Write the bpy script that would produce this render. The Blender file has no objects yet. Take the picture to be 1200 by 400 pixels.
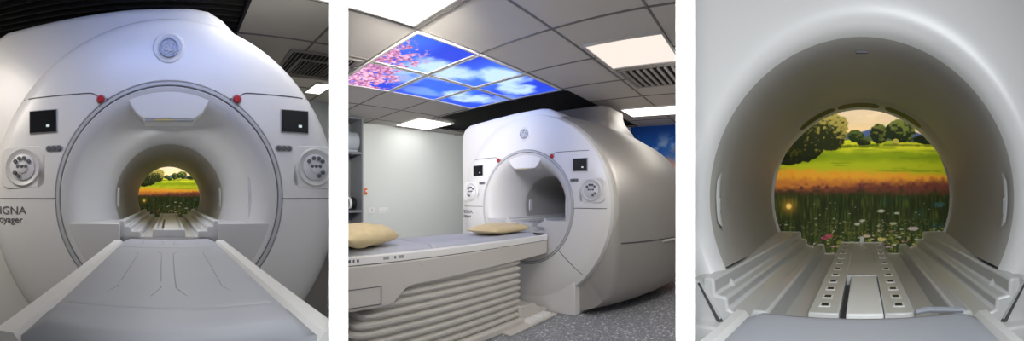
import bpy, bmesh, math, random
import numpy as np
from mathutils import Vector, Matrix
random.seed(7); rng = np.random.RandomState(7)
PI = math.pi
sc = bpy.context.scene
COL = sc.collection
cos, sin = math.cos, math.sin

# ------------------------------------------------------------------ colours and materials
def lin(c):
    return tuple((x/12.92 if x <= .04045 else ((x+.055)/1.055)**2.4) for x in c)
def s8(r, g, b): return lin((r/255, g/255, b/255))

def mat(name, col, rough=.5, metal=0., var=.06, scale=6., bump=0., bscale=60., coat=0.):
    m = bpy.data.materials.new(name); m.use_nodes = True
    nt = m.node_tree; b = nt.nodes['Principled BSDF']
    b.inputs['Roughness'].default_value = rough; b.inputs['Metallic'].default_value = metal
    if coat: b.inputs['Coat Weight'].default_value = coat; b.inputs['Coat Roughness'].default_value = .2
    tc = nt.nodes.new('ShaderNodeTexCoord')
    n = nt.nodes.new('ShaderNodeTexNoise'); n.inputs['Scale'].default_value = scale; n.inputs['Detail'].default_value = 3
    nt.links.new(tc.outputs['Object'], n.inputs['Vector'])
    mx = nt.nodes.new('ShaderNodeMix'); mx.data_type = 'RGBA'
    mx.inputs[6].default_value = (*[max(0, c*(1-var)) for c in col], 1)
    mx.inputs[7].default_value = (*[min(1, c*(1+var)) for c in col], 1)
    nt.links.new(n.outputs['Fac'], mx.inputs[0]); nt.links.new(mx.outputs[2], b.inputs['Base Color'])
    if bump:
        n2 = nt.nodes.new('ShaderNodeTexNoise'); n2.inputs['Scale'].default_value = bscale; n2.inputs['Detail'].default_value = 4
        nt.links.new(tc.outputs['Object'], n2.inputs['Vector'])
        bp = nt.nodes.new('ShaderNodeBump'); bp.inputs['Strength'].default_value = bump; bp.inputs['Distance'].default_value = .01
        nt.links.new(n2.outputs['Fac'], bp.inputs['Height']); nt.links.new(bp.outputs['Normal'], b.inputs['Normal'])
    return m

def emit_mat(name, col, strength):
    m = bpy.data.materials.new(name); m.use_nodes = True
    nt = m.node_tree; nt.nodes.remove(nt.nodes['Principled BSDF'])
    e = nt.nodes.new('ShaderNodeEmission'); e.inputs[0].default_value = (*col, 1); e.inputs[1].default_value = strength
    nt.links.new(e.outputs[0], nt.nodes['Material Output'].inputs[0])
    return m

def print_mat(name, emission=0., rough=.6):
    """a printed picture: colour comes from the mesh's colour attribute"""
    m = bpy.data.materials.new(name); m.use_nodes = True
    nt = m.node_tree; b = nt.nodes['Principled BSDF']
    a = nt.nodes.new('ShaderNodeVertexColor'); a.layer_name = 'print'
    b.inputs['Roughness'].default_value = rough
    b.inputs['Specular IOR Level'].default_value = .1
    if emission:
        nt.links.new(a.outputs[0], b.inputs['Emission Color']); b.inputs['Emission Strength'].default_value = emission
        b.inputs['Base Color'].default_value = (.03, .03, .03, 1)
    else:
        nt.links.new(a.outputs[0], b.inputs['Base Color'])
    return m

M = {
 'white':  mat('moulded_white', s8(222, 221, 219), .34, var=.02, coat=.15),
 'white2': mat('moulded_offwhite', s8(205, 204, 202), .4, var=.02, coat=.1),
 'ring':   mat('ring_grey', s8(184, 185, 187), .35, var=.02),
 'seam':   mat('seam_dark', s8(78, 78, 80), .7),
 'liner':  mat('bore_liner', s8(170, 167, 161), .5, var=.02),  # set darker than its off-white, so the colour carries some bore shade
 'rail':   mat('bore_rail', s8(205, 205, 203), .32, var=.02, coat=.2),
 'silver': mat('silver_paint', s8(176, 172, 166), .47, .6, var=.03),
 'collar': mat('collar', s8(196, 193, 187), .4, .15, var=.02),
 'dark':   mat('black_plastic', s8(28, 28, 30), .5),
 'screen': mat('screen_glass', s8(14, 16, 20), .12),
 'bezel':  mat('bezel_grey', s8(160, 161, 163), .4),
 'key':    mat('key_grey', s8(92, 93, 98), .45),
 'keyl':   mat('key_light', s8(215, 215, 216), .4),
 'red':    mat('red_button', s8(172, 22, 32), .4),
 'text':   mat('lettering_grey', s8(92, 92, 96), .5),
 'emblem': mat('emblem_silver', s8(150, 154, 164), .45, .25),
 'pad':    mat('pad_vinyl', s8(184, 187, 195), .5, var=.03, bump=.08, bscale=18),
 'crease': mat('pad_crease', s8(154, 157, 165), .6, var=.03),
 'table':  mat('table_white', s8(238, 237, 234), .38, var=.02),
 'tableside': mat('table_side', s8(206, 201, 194), .42, var=.02),
 'bellows': mat('bellows', s8(210, 206, 198), .5, var=.03),
 'pillow': mat('pillow_cloth', s8(226, 206, 160), .85, var=.07, scale=14, bump=.25, bscale=25),
 'wall':   mat('wall_paint', s8(210, 215, 215), .7, var=.02, scale=2),
 'wallwhite': mat('partition_paint', (.93, .93, .93), .6, var=.005),
 'tile':   mat('ceiling_tile', s8(206, 201, 193), .85, var=.03, bump=.15, bscale=140),
 'tbar':   mat('ceiling_grid', s8(118, 115, 111), .5),
 'void':   mat('void_black', s8(30, 29, 29), .8),
 'slat':   mat('void_slat', s8(52, 50, 48), .6),
 'cab':    mat('cabinet_grey', s8(118, 121, 126), .5),
 'socket': mat('socket_white', s8(226, 228, 228), .35),
 'orange': mat('call_point_orange', s8(226, 110, 36), .4),
 'vent':   mat('vent_grey', s8(150, 146, 140), .5),
 'frame':  mat('light_frame', s8(200, 198, 194), .45),
 'blue':   mat('coil_blue', s8(160, 168, 178), .4),
 'lamp':   emit_mat('lamp_diffuser', (1., .975, .93), 4.2),
 'lampb':  emit_mat('lamp_diffuser_soft', (1., .88, .79), 1.02),
 'icon':   emit_mat('screen_icon', (.8, .9, .95), .8),
 'sky':    print_mat('backlit_sky_print', 1.15),
 'mural':  print_mat('wall_print'),
 'meadow': print_mat('meadow_print'),
}
def floor_mat():
    m = bpy.data.materials.new('vinyl_floor'); m.use_nodes = True
    nt = m.node_tree; b = nt.nodes['Principled BSDF']; b.inputs['Roughness'].default_value = .45
    tc = nt.nodes.new('ShaderNodeTexCoord')
    v = nt.nodes.new('ShaderNodeTexVoronoi'); v.inputs['Scale'].default_value = 70
    nt.links.new(tc.outputs['Object'], v.inputs['Vector'])
    r = nt.nodes.new('ShaderNodeValToRGB'); r.color_ramp.interpolation = 'CONSTANT'
    e = r.color_ramp.elements
    e[0].color = (*s8(140, 142, 146), 1); e[1].position = .3; e[1].color = (*s8(160, 162, 167), 1)
    for p, c in ((.62, s8(122, 124, 130)), (.86, s8(222, 224, 228)), (.93, s8(146, 149, 154))):
        q = e.new(p); q.color = (*c, 1)
    sp = nt.nodes.new('ShaderNodeSeparateColor')
    nt.links.new(v.outputs['Color'], sp.inputs[0]); nt.links.new(sp.outputs[0], r.inputs[0])
    nt.links.new(r.outputs[0], b.inputs['Base Color'])
    return m
M['floor'] = floor_mat()

# ------------------------------------------------------------------ mesh helpers
class MB:
    def __init__(s): s.v = []; s.f = []
    def add(s, vs, fs):
        n = len(s.v); s.v += [tuple(p) for p in vs]; s.f += [tuple(i+n for i in f) for f in fs]; return s
    def box(s, x0, x1, y0, y1, z0, z1):
        vs = [(x, y, z) for z in (z0, z1) for y in (y0, y1) for x in (x0, x1)]
        return s.add(vs, [(0,2,3,1),(4,5,7,6),(0,1,5,4),(2,6,7,3),(0,4,6,2),(1,3,7,5)])
    def prism(s, poly, a, b, axis='y', polyb=None):
        """extrude a 2D polygon: axis y -> poly is (x,z); axis x -> (y,z); axis z -> (x,y)"""
        polyb = polyb or poly
        def P(q, t):
            return {'y': (q[0], t, q[1]), 'x': (t, q[0], q[1]), 'z': (q[0], q[1], t)}[axis]
        n = len(poly)
        vs = [P(q, a) for q in poly]+[P(q, b) for q in polyb]
        return s.add(vs, [tuple(range(n))[::-1], tuple(range(n, 2*n))]+[(i, (i+1) % n, n+(i+1) % n, n+i) for i in range(n)])
    def lathe(s, prof, c=(0, 0, 0), a0=0., a1=2*PI, n=96, axis='y', close=False):
        full = abs(a1-a0-2*PI) < 1e-6; k = n if full else n+1
        vs = []
        for i in range(k):
            t = a0+(a1-a0)*i/n
            for r, y in prof:
                p = (r*cos(t), y, r*sin(t)) if axis == 'y' else (r*cos(t), r*sin(t), y)
                vs.append((p[0]+c[0], p[1]+c[1], p[2]+c[2]))
        m = len(prof); fs = []
        for i in range(n):
            j = (i+1) % k
            for q in range(m if close else m-1):
                q2 = (q+1) % m
                fs.append((i*m+q, i*m+q2, j*m+q2, j*m+q))
        return s.add(vs, fs)
    def loft(s, secs, closed=True, caps=False):
        n = len(secs[0]); vs = [p for q in secs for p in q]; fs = []
        for i in range(len(secs)-1):
            for j in range(n if closed else n-1):
                k = (j+1) % n
                fs.append((i*n+j, i*n+k, (i+1)*n+k, (i+1)*n+j))
        if caps: fs += [tuple(range(n))[::-1], tuple((len(secs)-1)*n+j for j in range(n))]
        return s.add(vs, fs)
    def tube(s, path, r, n=8, closed=False):
        path = [Vector(p) for p in path]; secs = []
        up = Vector((0.03, 1, 0.07)).normalized()
        for i, p in enumerate(path):
            a = path[i-1] if (i > 0 or closed) else p; b = path[(i+1) % len(path)] if (i < len(path)-1 or closed) else p
            t = (b-a).normalized(); u = t.cross(up)
            if u.length < 1e-4: u = t.cross(Vector((1, 0, 0)))
            u.normalize(); w = t.cross(u).normalized()
            secs.append([tuple(p+r*(cos(2*PI*k/n)*u+sin(2*PI*k/n)*w)) for k in range(n)])
        if closed: secs.append(secs[0])
        return s.loft(secs, caps=not closed)
    def disc(s, c, r, y0, y1, n=32):
        return s.prism([(c[0]+r*cos(2*PI*k/n), c[1]+r*sin(2*PI*k/n)) for k in range(n)], y0, y1)

def build(name, mb, m, parent=None, bevel=0., segs=2, angle=35, cut=None, smooth=True):
    me = bpy.data.meshes.new(name)
    bm = bmesh.new()
    vs = [bm.verts.new(p) for p in mb.v]
    for f in mb.f:
        if len(set(f)) >= 3:
            try: bm.faces.new([vs[i] for i in f])
            except ValueError: pass
    bmesh.ops.remove_doubles(bm, verts=bm.verts, dist=1e-5)
    bmesh.ops.recalc_face_normals(bm, faces=bm.faces)
    if cut:
        for co, no in cut:
            bmesh.ops.bisect_plane(bm, geom=bm.verts[:]+bm.edges[:]+bm.faces[:], plane_co=co, plane_no=no, clear_outer=True)
            be = [e for e in bm.edges if e.is_boundary]
            if bevel is not None and be: bmesh.ops.holes_fill(bm, edges=be)
    bm.to_mesh(me); bm.free()
    me.materials.append(M[m] if isinstance(m, str) else m)
    if smooth:
        me.shade_smooth(); me.set_sharp_from_angle(angle=math.radians(angle))
    o = bpy.data.objects.new(name, me); COL.objects.link(o)
    if parent: o.parent = parent
    if bevel:
        b = o.modifiers.new('bevel', 'BEVEL'); b.width = bevel; b.segments = segs; b.limit_method = 'ANGLE'; b.angle_limit = math.radians(40)
        b.harden_normals = False
    return o

class Frame:
    def __init__(s, x, y, yaw): s.x, s.y, s.yaw = x, y, yaw; s.c, s.s = cos(yaw), sin(yaw)
    def w(s, X, Y, z=0): return (s.x+s.c*X+s.s*Y, s.y-s.s*X+s.c*Y, z)
    def l(s, x, y):
        dx, dy = x-s.x, y-s.y
        return (s.c*dx-s.s*dy, s.s*dx+s.c*dy)

def thing(name, fr, X, Y, z, label, cat, group=None, rot=0.):
    o = bpy.data.objects.new(name, None); COL.objects.link(o); o.empty_display_size = .1
    o.location = fr.w(X, Y, z); o.rotation_euler = (0, 0, -fr.yaw+rot)
    return tag(o, label, cat, group)
def tag(o, label, cat, group=None):
    o['label'] = label; o['category'] = cat
    if group: o['group'] = group
    return o
def put(o, fr, X=0, Y=0, z=0, rot=0.):
    o.location = fr.w(X, Y, z); o.rotation_euler = (0, 0, -fr.yaw+rot); return o
def struct(o): o['kind'] = 'structure'; return o

# ------------------------------------------------------------------ layout: three bays fanned round one viewpoint
ZC = 1.17                     # eye height
CEIL = 2.35
B1 = Frame(0, 0, -.9136)      # left bay, its Y runs along the bore
B2 = Frame(.129, 3.989, .68)  # middle bay, origin under the scanner's face
B3 = Frame(0, 0, .9318)       # right bay
PA = .4625                    # the dividers stand at this angle left and right
def ray(a, r, z=0): return (r*sin(a), r*cos(a), z)
W0 = Frame(0, 0, 0)
FL, FR = Frame(0, 0, -PA), Frame(0, 0, PA)

# ------------------------------------------------------------------ setting
def slab(name, m, fr, x0, x1, y0, y1, z0, z1):
    return struct(put(build(name, MB().box(x0, x1, y0, y1, z0, z1), m, smooth=False), fr))
slab('floor', 'floor', W0, -7, 7, -1.5, 9, -.08, 0)
slab('trim_1', 'wallwhite', FL, -.0124, .0124, .47, .495, 0, CEIL)
slab('trim_2', 'wallwhite', FR, -.0124, .0124, .47, .495, 0, CEIL)
slab('wall_partition_left', 'wallwhite', FL, -.004, .004, .495, 5.95, 0, CEIL)
slab('wall_partition_right', 'wallwhite', FR, -.004, .004, .495, 2.6, 0, CEIL)
slab('wall_left', 'wall', B2, -2.90, -2.80, -.9, 2.75, 0, CEIL)
slab('wall_back', 'wall', B2, -2.90, 3.4, 2.65, 2.75, 0, CEIL)
slab('wall_right', 'wall', B2, 3.3, 3.4, -.3, 2.65, 0, CEIL)
slab('wall_back_left_bay', 'wall', B1, -2.0, 2.0, 4.25, 4.33, 0, CEIL)
slab('wall_side_left_bay', 'wall', B1, -2.1, -2.0, .9, 4.33, 0, CEIL)
slab('wall_back_right_bay', 'wall', B3, -1.16, 1.5, 2.36, 2.42, 0, CEIL)
slab('wall_side_right_bay', 'wall', B3, 1.0, 1.1, .2, 2.36, 0, CEIL)  # unseen; brought forward to block background light from the right

def ceiling(name, fr, xs, ys, hole, cut):
    """grid ceiling: recessed tiles between T bars, an open rectangle left for the black service void"""
    t = MB()
    lo = [xs[0], ys[0]]; hi = [xs[-1], ys[-1]]
    def inhole(x, y): return hole and hole[0]-1e-4 < x < hole[1]+1e-4 and hole[2]-1e-4 < y < hole[3]+1e-4
    X = sorted(set(xs+([hole[0], hole[1]] if hole else []))); Y = sorted(set(ys+([hole[2], hole[3]] if hole else [])))
    for a, b in zip(X, X[1:]):
        for c, d in zip(Y, Y[1:]):
            if inhole((a+b)/2, (c+d)/2): continue
            t.box(a, b, c, d, CEIL, CEIL+.02)
    o = struct(put(build(name, t, 'tile', smooth=False), fr))
    g = MB(); w = .008
    def seg(x0, x1, y0, y1): g.box(x0, x1, y0, y1, CEIL-.006, CEIL+.001)
    for x in xs:
        for c, d in zip(Y, Y[1:]):
            if not inhole(x, (c+d)/2): seg(x-w, x+w, c, d)
    for y in ys:
        for a, b in zip(X, X[1:]):
            if not inhole((a+b)/2, y): seg(a, b, y-w, y+w)
    gb = build('ceiling_grid', g, 'tbar', o, smooth=False)
    for q in (o, gb):
        bm = bmesh.new(); bm.from_mesh(q.data)
        for co, no in cut:
            l0 = fr.l(co[0], co[1]); l1 = fr.l(co[0]+no[0], co[1]+no[1])
            bmesh.ops.bisect_plane(bm, geom=bm.verts[:]+bm.edges[:]+bm.faces[:], plane_co=(*l0, 0), plane_no=(l1[0]-l0[0], l1[1]-l0[1], 0), clear_outer=True)
        bm.to_mesh(q.data); bm.free()
    if hole:
        v = MB(); x0, x1, y0, y1 = hole; h = .55; z0 = CEIL-.004
        v.box(x0-.02, x0, y0, y1, z0, z0+h).box(x1, x1+.02, y0, y1, z0, z0+h).box(x0, x1, y0-.02, y0, z0, z0+h).box(x0, x1, y1, y1+.02, z0, z0+h)
        v.box(x0-.02, x1+.02, y0-.02, y1+.02, z0+h, z0+h+.02)
        vo = build('service_void', v, 'void', o, smooth=False)
        sl = MB()
        y = y0+.03
        while y < y1-.02:
            sl.box(x0, x1, y, y+.012, CEIL+.03, CEIL+.085); y += .075
        build('void_slat', sl, 'slat', o, smooth=False)
    return o
nL = (cos(PA), sin(PA), 0)          # pointing right of the left divider line
nR = (cos(PA), -sin(PA), 0)         # pointing right of the right divider line
inv = lambda n: (-n[0], -n[1], 0)
ceiling('ceiling_left_bay', B1, [.47+.6*k for k in range(-5, 4)], [2.63+.56*k for k in range(-5, 5)], (-1.93, .47, 1.9, 3.75), [((0, 0, 0), nL)])
ceiling('ceiling_middle_bay', B2, [.30+.69*k for k in range(-6, 6)], [-1.62+.635*k for k in range(-4, 9)], (-2.46, .30, .36, 2.62), [((0, 0, 0), inv(nL)), ((0, 0, 0), nR)])
ceiling('ceiling_right_bay', B3, [.3*k*2 for k in range(-6, 6)], [.6*k for k in range(-2, 10)], None, [((0, 0, 0), inv(nR))])

def troffer(fr, x0, x1, y0, y1, label, m='lamp'):
    t = thing('ceiling_light', fr, (x0+x1)/2, (y0+y1)/2, CEIL, label, 'ceiling light', 'ceiling light panels')
    a, b = (x1-x0)/2, (y1-y0)/2; f = .014
    fm = MB().box(-a, a, -b, -b+f, -.016, .01).box(-a, a, b-f, b, -.016, .01).box(-a, -a+f, -b+f, b-f, -.016, .01).box(a-f, a, -b+f, b-f, -.016, .01)
    build('frame', fm, 'frame', t, smooth=False)
    build('diffuser', MB().box(-a+f, a-f, -b+f, b-f, -.010, .004), m, t, smooth=False)
    return t
troffer(B2, .34, 1.0, -2.95, -1.68, 'large white light panel at the top left corner of the middle room ceiling')
troffer(B2, 1.04, 1.68, -.63, -.06, 'warm white square light panel beside the vent at the right of the middle ceiling', 'lampb')
troffer(B2, -2.66, -1.98, .12, .80, 'bright light panel above the plain grey wall behind the scanner')
troffer(B2, .50, 2.2, 1.42, 1.90, 'long light panel near the blue sky wall mural')
troffer(B1, 1.46, 1.66, 3.52, 3.9, 'small light panel right of the left scanner beyond the vent')

def vent(fr, x0, x1, y0, y1, label, along='x'):
    t = thing('ceiling_vent', fr, (x0+x1)/2, (y0+y1)/2, CEIL, label, 'vent', 'ceiling vents')
    a, b = (x1-x0)/2, (y1-y0)/2; f = .03
    build('backing', MB().box(-a+f, a-f, -b+f, b-f, -.008, .0), 'void', t, smooth=False)
    fm = MB().box(-a, a, -b, -b+f, -.014, .004).box(-a, a, b-f, b, -.014, .004).box(-a, -a+f, -b+f, b-f, -.014, .004).box(a-f, a, -b+f, b-f, -.014, .004)
    build('frame', fm, 'vent', t, smooth=False)
    n = 15
    for k in range(n):
        if along == 'x':
            y = -b+f+(k+.5)*(2*b-2*f)/n
            m = MB().prism([(y-.013, -.024), (y-.009, -.026), (y+.009, -.008), (y+.004, -.008)], -a+f, a-f, 'x')
        else:
            x = -a+f+(k+.5)*(2*a-2*f)/n
            m = MB().prism([(x-.013, -.024), (x-.009, -.026), (x+.009, -.008), (x+.004, -.008)], -b+f, b-f, 'y')
        build('slat', m, 'vent', t, smooth=False)
vent(B2, 1.05, 2.1, .0, .58, 'grey louvred ceiling vent beside the warm light panel', 'y')
vent(B2, -1.05, -.42, -2.3, -1.66, 'grey louvred ceiling vent left of the pink blossom panel')
vent(B1, 1.07, 1.62, 2.96, 3.38, 'grey louvred ceiling vent right of the left scanner', 'y')

# ------------------------------------------------------------------ painted prints
def noise2(u, v, seed=0, oct=4):
    """smooth value noise on arrays"""
    out = np.zeros_like(u); amp = 1.; tot = 0.
    for k in range(oct):
        r = np.random.RandomState(seed*31+k); T = r.rand(64, 64)
        x = u*2**k; y = v*2**k
        xi = np.floor(x).astype(int); yi = np.floor(y).astype(int); fx = x-xi; fy = y-yi
        fx = fx*fx*(3-2*fx); fy = fy*fy*(3-2*fy)
        g = lambda a, b: T[np.mod(a, 64), np.mod(b, 64)]
        n = (g(xi, yi)*(1-fx)+g(xi+1, yi)*fx)*(1-fy)+(g(xi, yi+1)*(1-fx)+g(xi+1, yi+1)*fx)*fy
        out += amp*n; tot += amp; amp *= .5
    return out/tot
def smooth(a, b, x):
    t = np.clip((x-a)/(b-a), 0, 1); return t*t*(3-2*t)
def mixc(c, col, w):
    return c*(1-w[..., None])+np.array(col, float)*w[..., None]
def print_mesh(name, w, h, nx, ny, fn, m, thick=.012, plane='xz', parent=None):
    """a flat board whose face carries the print; fn(u,v) -> sRGB 0..255, u,v in 0..1"""
    u, v = np.meshgrid(np.linspace(0, 1, nx), np.linspace(0, 1, ny))
    c = np.clip(fn(u, v)/255., 0, 1); c = np.where(c <= .04045, c/12.92, ((c+.055)/1.055)**2.4)
    me = bpy.data.meshes.new(name)
    X = ((u-.5)*w).ravel(); V = ((v-.5)*h).ravel(); Z0 = np.zeros_like(X)
    pts = np.stack([X, Z0, V], -1) if plane == 'xz' else np.stack([X, V, Z0], -1)
    n = nx*ny
    idx = np.arange(n).reshape(ny, nx)
    q = np.stack([idx[:-1, :-1], idx[:-1, 1:], idx[1:, 1:], idx[1:, :-1]], -1).reshape(-1, 4)
    if plane != 'xz': q = q[:, ::-1]
    # board behind the face
    off = np.array([0, thick, 0]) if plane == 'xz' else np.array([0, 0, thick])
    ring = np.concatenate([idx[0, :], idx[1:, -1], idx[-1, -2::-1], idx[-2:0:-1, 0]])
    back = pts[ring]+off
    faces = q.tolist(); L = len(ring)
    for k in range(L):
        a, b = int(ring[k]), int(ring[(k+1) % L]); faces.append([b, a, n+k, n+(k+1) % L])
    faces.append([n+k for k in range(L)])
    allp = np.concatenate([pts, back])
    me.from_pydata(allp.tolist(), [], faces)
    ca = me.color_attributes.new('print', 'FLOAT_COLOR', 'POINT')
    cc = np.concatenate([c.reshape(-1, 3), c.reshape(-1, 3)[ring]])
    ca.data.foreach_set('color', np.concatenate([cc, np.ones((len(cc), 1))], 1).astype(np.float32).ravel())
    me.materials.append(M[m]); me.update()
    o = bpy.data.objects.new(name, me); COL.objects.link(o)
    if parent: o.parent = parent
    return o

def meadow(u, v):
    # picture coordinates: X, Y as they lie in the photograph of the right bore (pixels), 150 px spare round the opening
    X = 880+u*260; Y = 310-v*215
    c = np.zeros(X.shape+(3,)); n1 = noise2(X/14, Y/9, 1); n2 = noise2(X/5, Y/4, 2); n3 = noise2(X/30, Y/12, 3)
    c[:] = (188, 170, 140)
    c = mixc(c, (226, 196, 140), smooth(140, 160, Y)); c = mixc(c, (150, 138, 128), smooth(140, 110, Y)*.9)
    c = mixc(c, (215, 190, 150), smooth(.55, .75, n3)*.4)
    hill = 153+4*np.sin(X/17)+3*n1
    c = mixc(c, (66, 84, 128), smooth(hill-1, hill+1, Y)); c = mixc(c, (70, 86, 60), smooth(hill+5, hill+9, Y))
    # meadow
    g = smooth(165.5, 168, Y+2*n1+.03*(1010-X))
    gc = np.zeros_like(c); gc[:] = (196, 198, 40)
    gc = mixc(gc, (128, 150, 22), smooth(176, 186, Y+6*n1)); gc = mixc(gc, (168, 178, 32), smooth(188, 197, Y+5*n1))
    gc = mixc(gc, (112, 132, 24), smooth(.58, .75, noise2(X/26, Y/3, 5))*.6)
    gc = mixc(gc, (60, 78, 12), smooth(3.5, 1, np.abs(Y-(176-.055*(X-940)))+3*n2-1)*.75*(X > 930)*(X < 1030))
    gc = mixc(gc, (66, 80, 18), smooth(3.2, .5, np.abs(Y-171-.0*(X-1060))+2*n2)*.8*(X > 1035))
    c = mixc(c, (0, 0, 0), g*0); c = c*(1-g[..., None])+gc*g[..., None]
    # trees: clusters of lobes
    def tree(cx, cy, rx, ry, dark, lit, seed, w=1.):
        nonlocal c
        nn = noise2(X/6, Y/5, seed); d = ((X-cx)/rx)**2+((Y-cy)/ry)**2
        m = smooth(1.08, .92, d+.75*(nn-.5))
        col = np.zeros_like(c); col[:] = dark
        k = smooth(.42, .72, noise2(X/3.2, Y/2.8, seed+1)+.28*(cy-Y)/ry+.15*(X-cx)/rx)
        col = mixc(col, lit, k*w)
        c = c*(1-m[..., None])+col*m[..., None]
    tree(925, 170, 42, 22, (26, 32, 12), (66, 70, 26), 11)
    tree(950, 160, 22, 24, (30, 36, 14), (120, 112, 52), 12)
    tree(972, 155, 22, 22, (34, 40, 16), (138, 128, 62), 13)
    tree(1003, 161, 9, 7, (30, 44, 18), (70, 84, 36), 14)
    tree(1030, 158, 11, 11, (26, 34, 16), (84, 92, 40), 15)
    tree(1054, 155, 17, 14, (26, 36, 16), (92, 100, 44), 16)
    tree(1086, 164, 17, 6, (22, 30, 14), (50, 60, 26), 17)
    tree(1049, 168, 4, 4, (110, 110, 40), (170, 160, 70), 18)
    tree(1012, 168, 8, 4, (28, 36, 16), (70, 80, 30), 19)
    tree(900, 178, 40, 9, (22, 26, 10), (60, 62, 20), 20)
    # flower belt
    f = smooth(198, 206, Y+5*(n1-.5)-.03*(X-1010))
    c = mixc(c, (222, 160, 48), f); c = mixc(c, (230, 140, 36), smooth(.5, .75, n2)*f*.5); c = mixc(c, (186, 112, 56), smooth(207, 214, Y+6*(n2-.5))*.8)
    c = mixc(c, (92, 50, 46), smooth(212, 222, Y+8*(n2-.5)-.05*(1010-X))*.85); c = mixc(c, (70, 30, 60), smooth(.6, .8, n2)*smooth(212, 220, Y)*.5)
    c = mixc(c, (44, 54, 26), smooth(220, 232, Y+9*(n2-.5)))
    st = noise2(X/1.6, Y/14, 6); low = smooth(222, 236, Y)
    c = mixc(c, (86, 100, 40), low*smooth(.5, .8, st)*.6); c = mixc(c, (18, 22, 12), low*smooth(.5, .25, st)*.35)
    c = mixc(c, (30, 62, 60), low*smooth(.55, .8, noise2(X/22, Y/8, 8))*smooth(1000, 1060, X)*.6)
    c = mixc(c, (150, 150, 60), smooth(250, 290, Y)*smooth(.55, .8, n2)*smooth(940, 980, X)*.7)
    c = mixc(c, (168, 150, 70), smooth(.60, .85, noise2(X/2.4, Y/1.6, 71))*smooth(246, 275, Y)*.75*smooth(930, 990, X)); c = mixc(c, (206, 200, 180), smooth(.66, .85, noise2(X/3.1, Y/1.3, 72))*smooth(248, 270, Y)*.7)
    R = np.random.RandomState(5)
    for k in range(110):
        fx = R.uniform(890, 1130); fy = 236+62*R.rand()**.8; s = .35+1.5*(fy-236)/62*R.rand()
        col = [(214, 208, 196), (200, 196, 170), (196, 180, 90), (190, 120, 150), (150, 70, 110)][R.choice(5, p=[.5, .2, .15, .1, .05])]
        w = smooth(1.2, .5, ((X-fx)/(2.2*s))**2+((Y-fy)/(.8*s))**2+.8*(n2-.5)); c = mixc(c, col, w*.6)
    for fx, fy, s, col in [(1032, 247, 3.2, (226, 220, 200)), (1050, 250, 2.4, (216, 214, 200)), (1010, 258, 3, (206, 200, 186)), (1004, 262, 3, (214, 208, 190)), (1016, 276, 3, (220, 190, 170)), (1046, 262, 3, (200, 196, 150)), (1070, 268, 4, (208, 190, 190)), (972, 276, 4, (190, 50, 108)), (967, 279, 3, (170, 40, 96)), (1034, 280, 4, (210, 190, 120)), (985, 283, 3, (120, 120, 60)), (1100, 240, 5, (60, 92, 92))]:
        w = smooth(1.2, .4, ((X-fx)/(1.5*s))**2+((Y-fy)/(.62*s))**2+2.2*(n2-.5)); c = mixc(c, col, w*.7)
    d = np.hypot(X-925, Y-242)
    c = mixc(c, (190, 140, 50), np.exp(-(d/9)**2)*.75); c = mixc(c, (255, 214, 110), smooth(4.5, 2, d))
    return c

def sky_ceiling(U, V):
    # U 0..3 away from the viewer along the panels, V 0..2 across (0 = right row, 2 = far left)
    c = np.zeros(U.shape+(3,)); c[:] = (38, 70, 226)
    c = mixc(c, (64, 120, 246), smooth(.3, .8, noise2(U*1.2+5, V*1.2, 21)))
    def cl(u0, v0, ru, rv, seed, s=1.):
        nonlocal c
        d = ((U-u0)/ru)**2+((V-v0)/rv)**2; nn = noise2(U*4+seed, V*4, 22)
        c = mixc(c, (196, 226, 252), smooth(1.25, .15, d+1.6*(nn-.5))*s)
    cl(1.05, .78, .62, .38, 1); cl(1.9, .35, .5, .42, 2); cl(.62, .95, .3, .25, 3, .7); cl(2.55, .55, .42, .32, 4); cl(2.4, 1.45, .6, .3, 5); cl(.75, 1.35, .35, .3, 6, .7); cl(1.4, 1.7, .5, .2, 7, .4); cl(2.9, 1.1, .3, .3, 8, .5)
    # blossom: dense at the far left end
    den = smooth(.95, .0, U-.28*(V-1.)-.05)+.35*smooth(.6, .9, noise2(U*3, V*3, 24))*smooth(1.3, .5, U)
    den = np.where(V < 1, den*smooth(-.05, .75, V), den)
    n = noise2(U*16, V*16, 25, 3); n2 = noise2(U*30, V*30, 26, 2)
    w = smooth(.62, .5, n-.42*(den-.5)+.07)*smooth(.05, .35, den)
    c = mixc(c, (222, 140, 186), w*.92); c = mixc(c, (248, 206, 226), w*smooth(.5, .75, n2)); c = mixc(c, (150, 60, 100), w*smooth(.42, .25, n2)*.8)
    return c

def wall_sky(u, v):
    c = np.zeros(u.shape+(3,)); c[:] = (40, 100, 190)
    c = mixc(c, (32, 78, 160), smooth(.8, 1., v)); c = mixc(c, (120, 168, 220), smooth(.84, .6, v)*.9)
    n = noise2(u*9, v*9, 41); n2 = noise2(u*5+3, v*6, 43)
    c = mixc(c, (206, 214, 230), smooth(.55, .75, n)*smooth(.97, .86, v)*.6)
    w = smooth(.84, .70, v+.30*(n2-.5))*smooth(.17, .27, u); c = mixc(c, (226, 160, 132), w*.95); c = mixc(c, (240, 200, 170), w*smooth(.5, .8, n)); c = mixc(c, (150, 84, 70), smooth(.5, .3, v)*.7)
    return c

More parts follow.
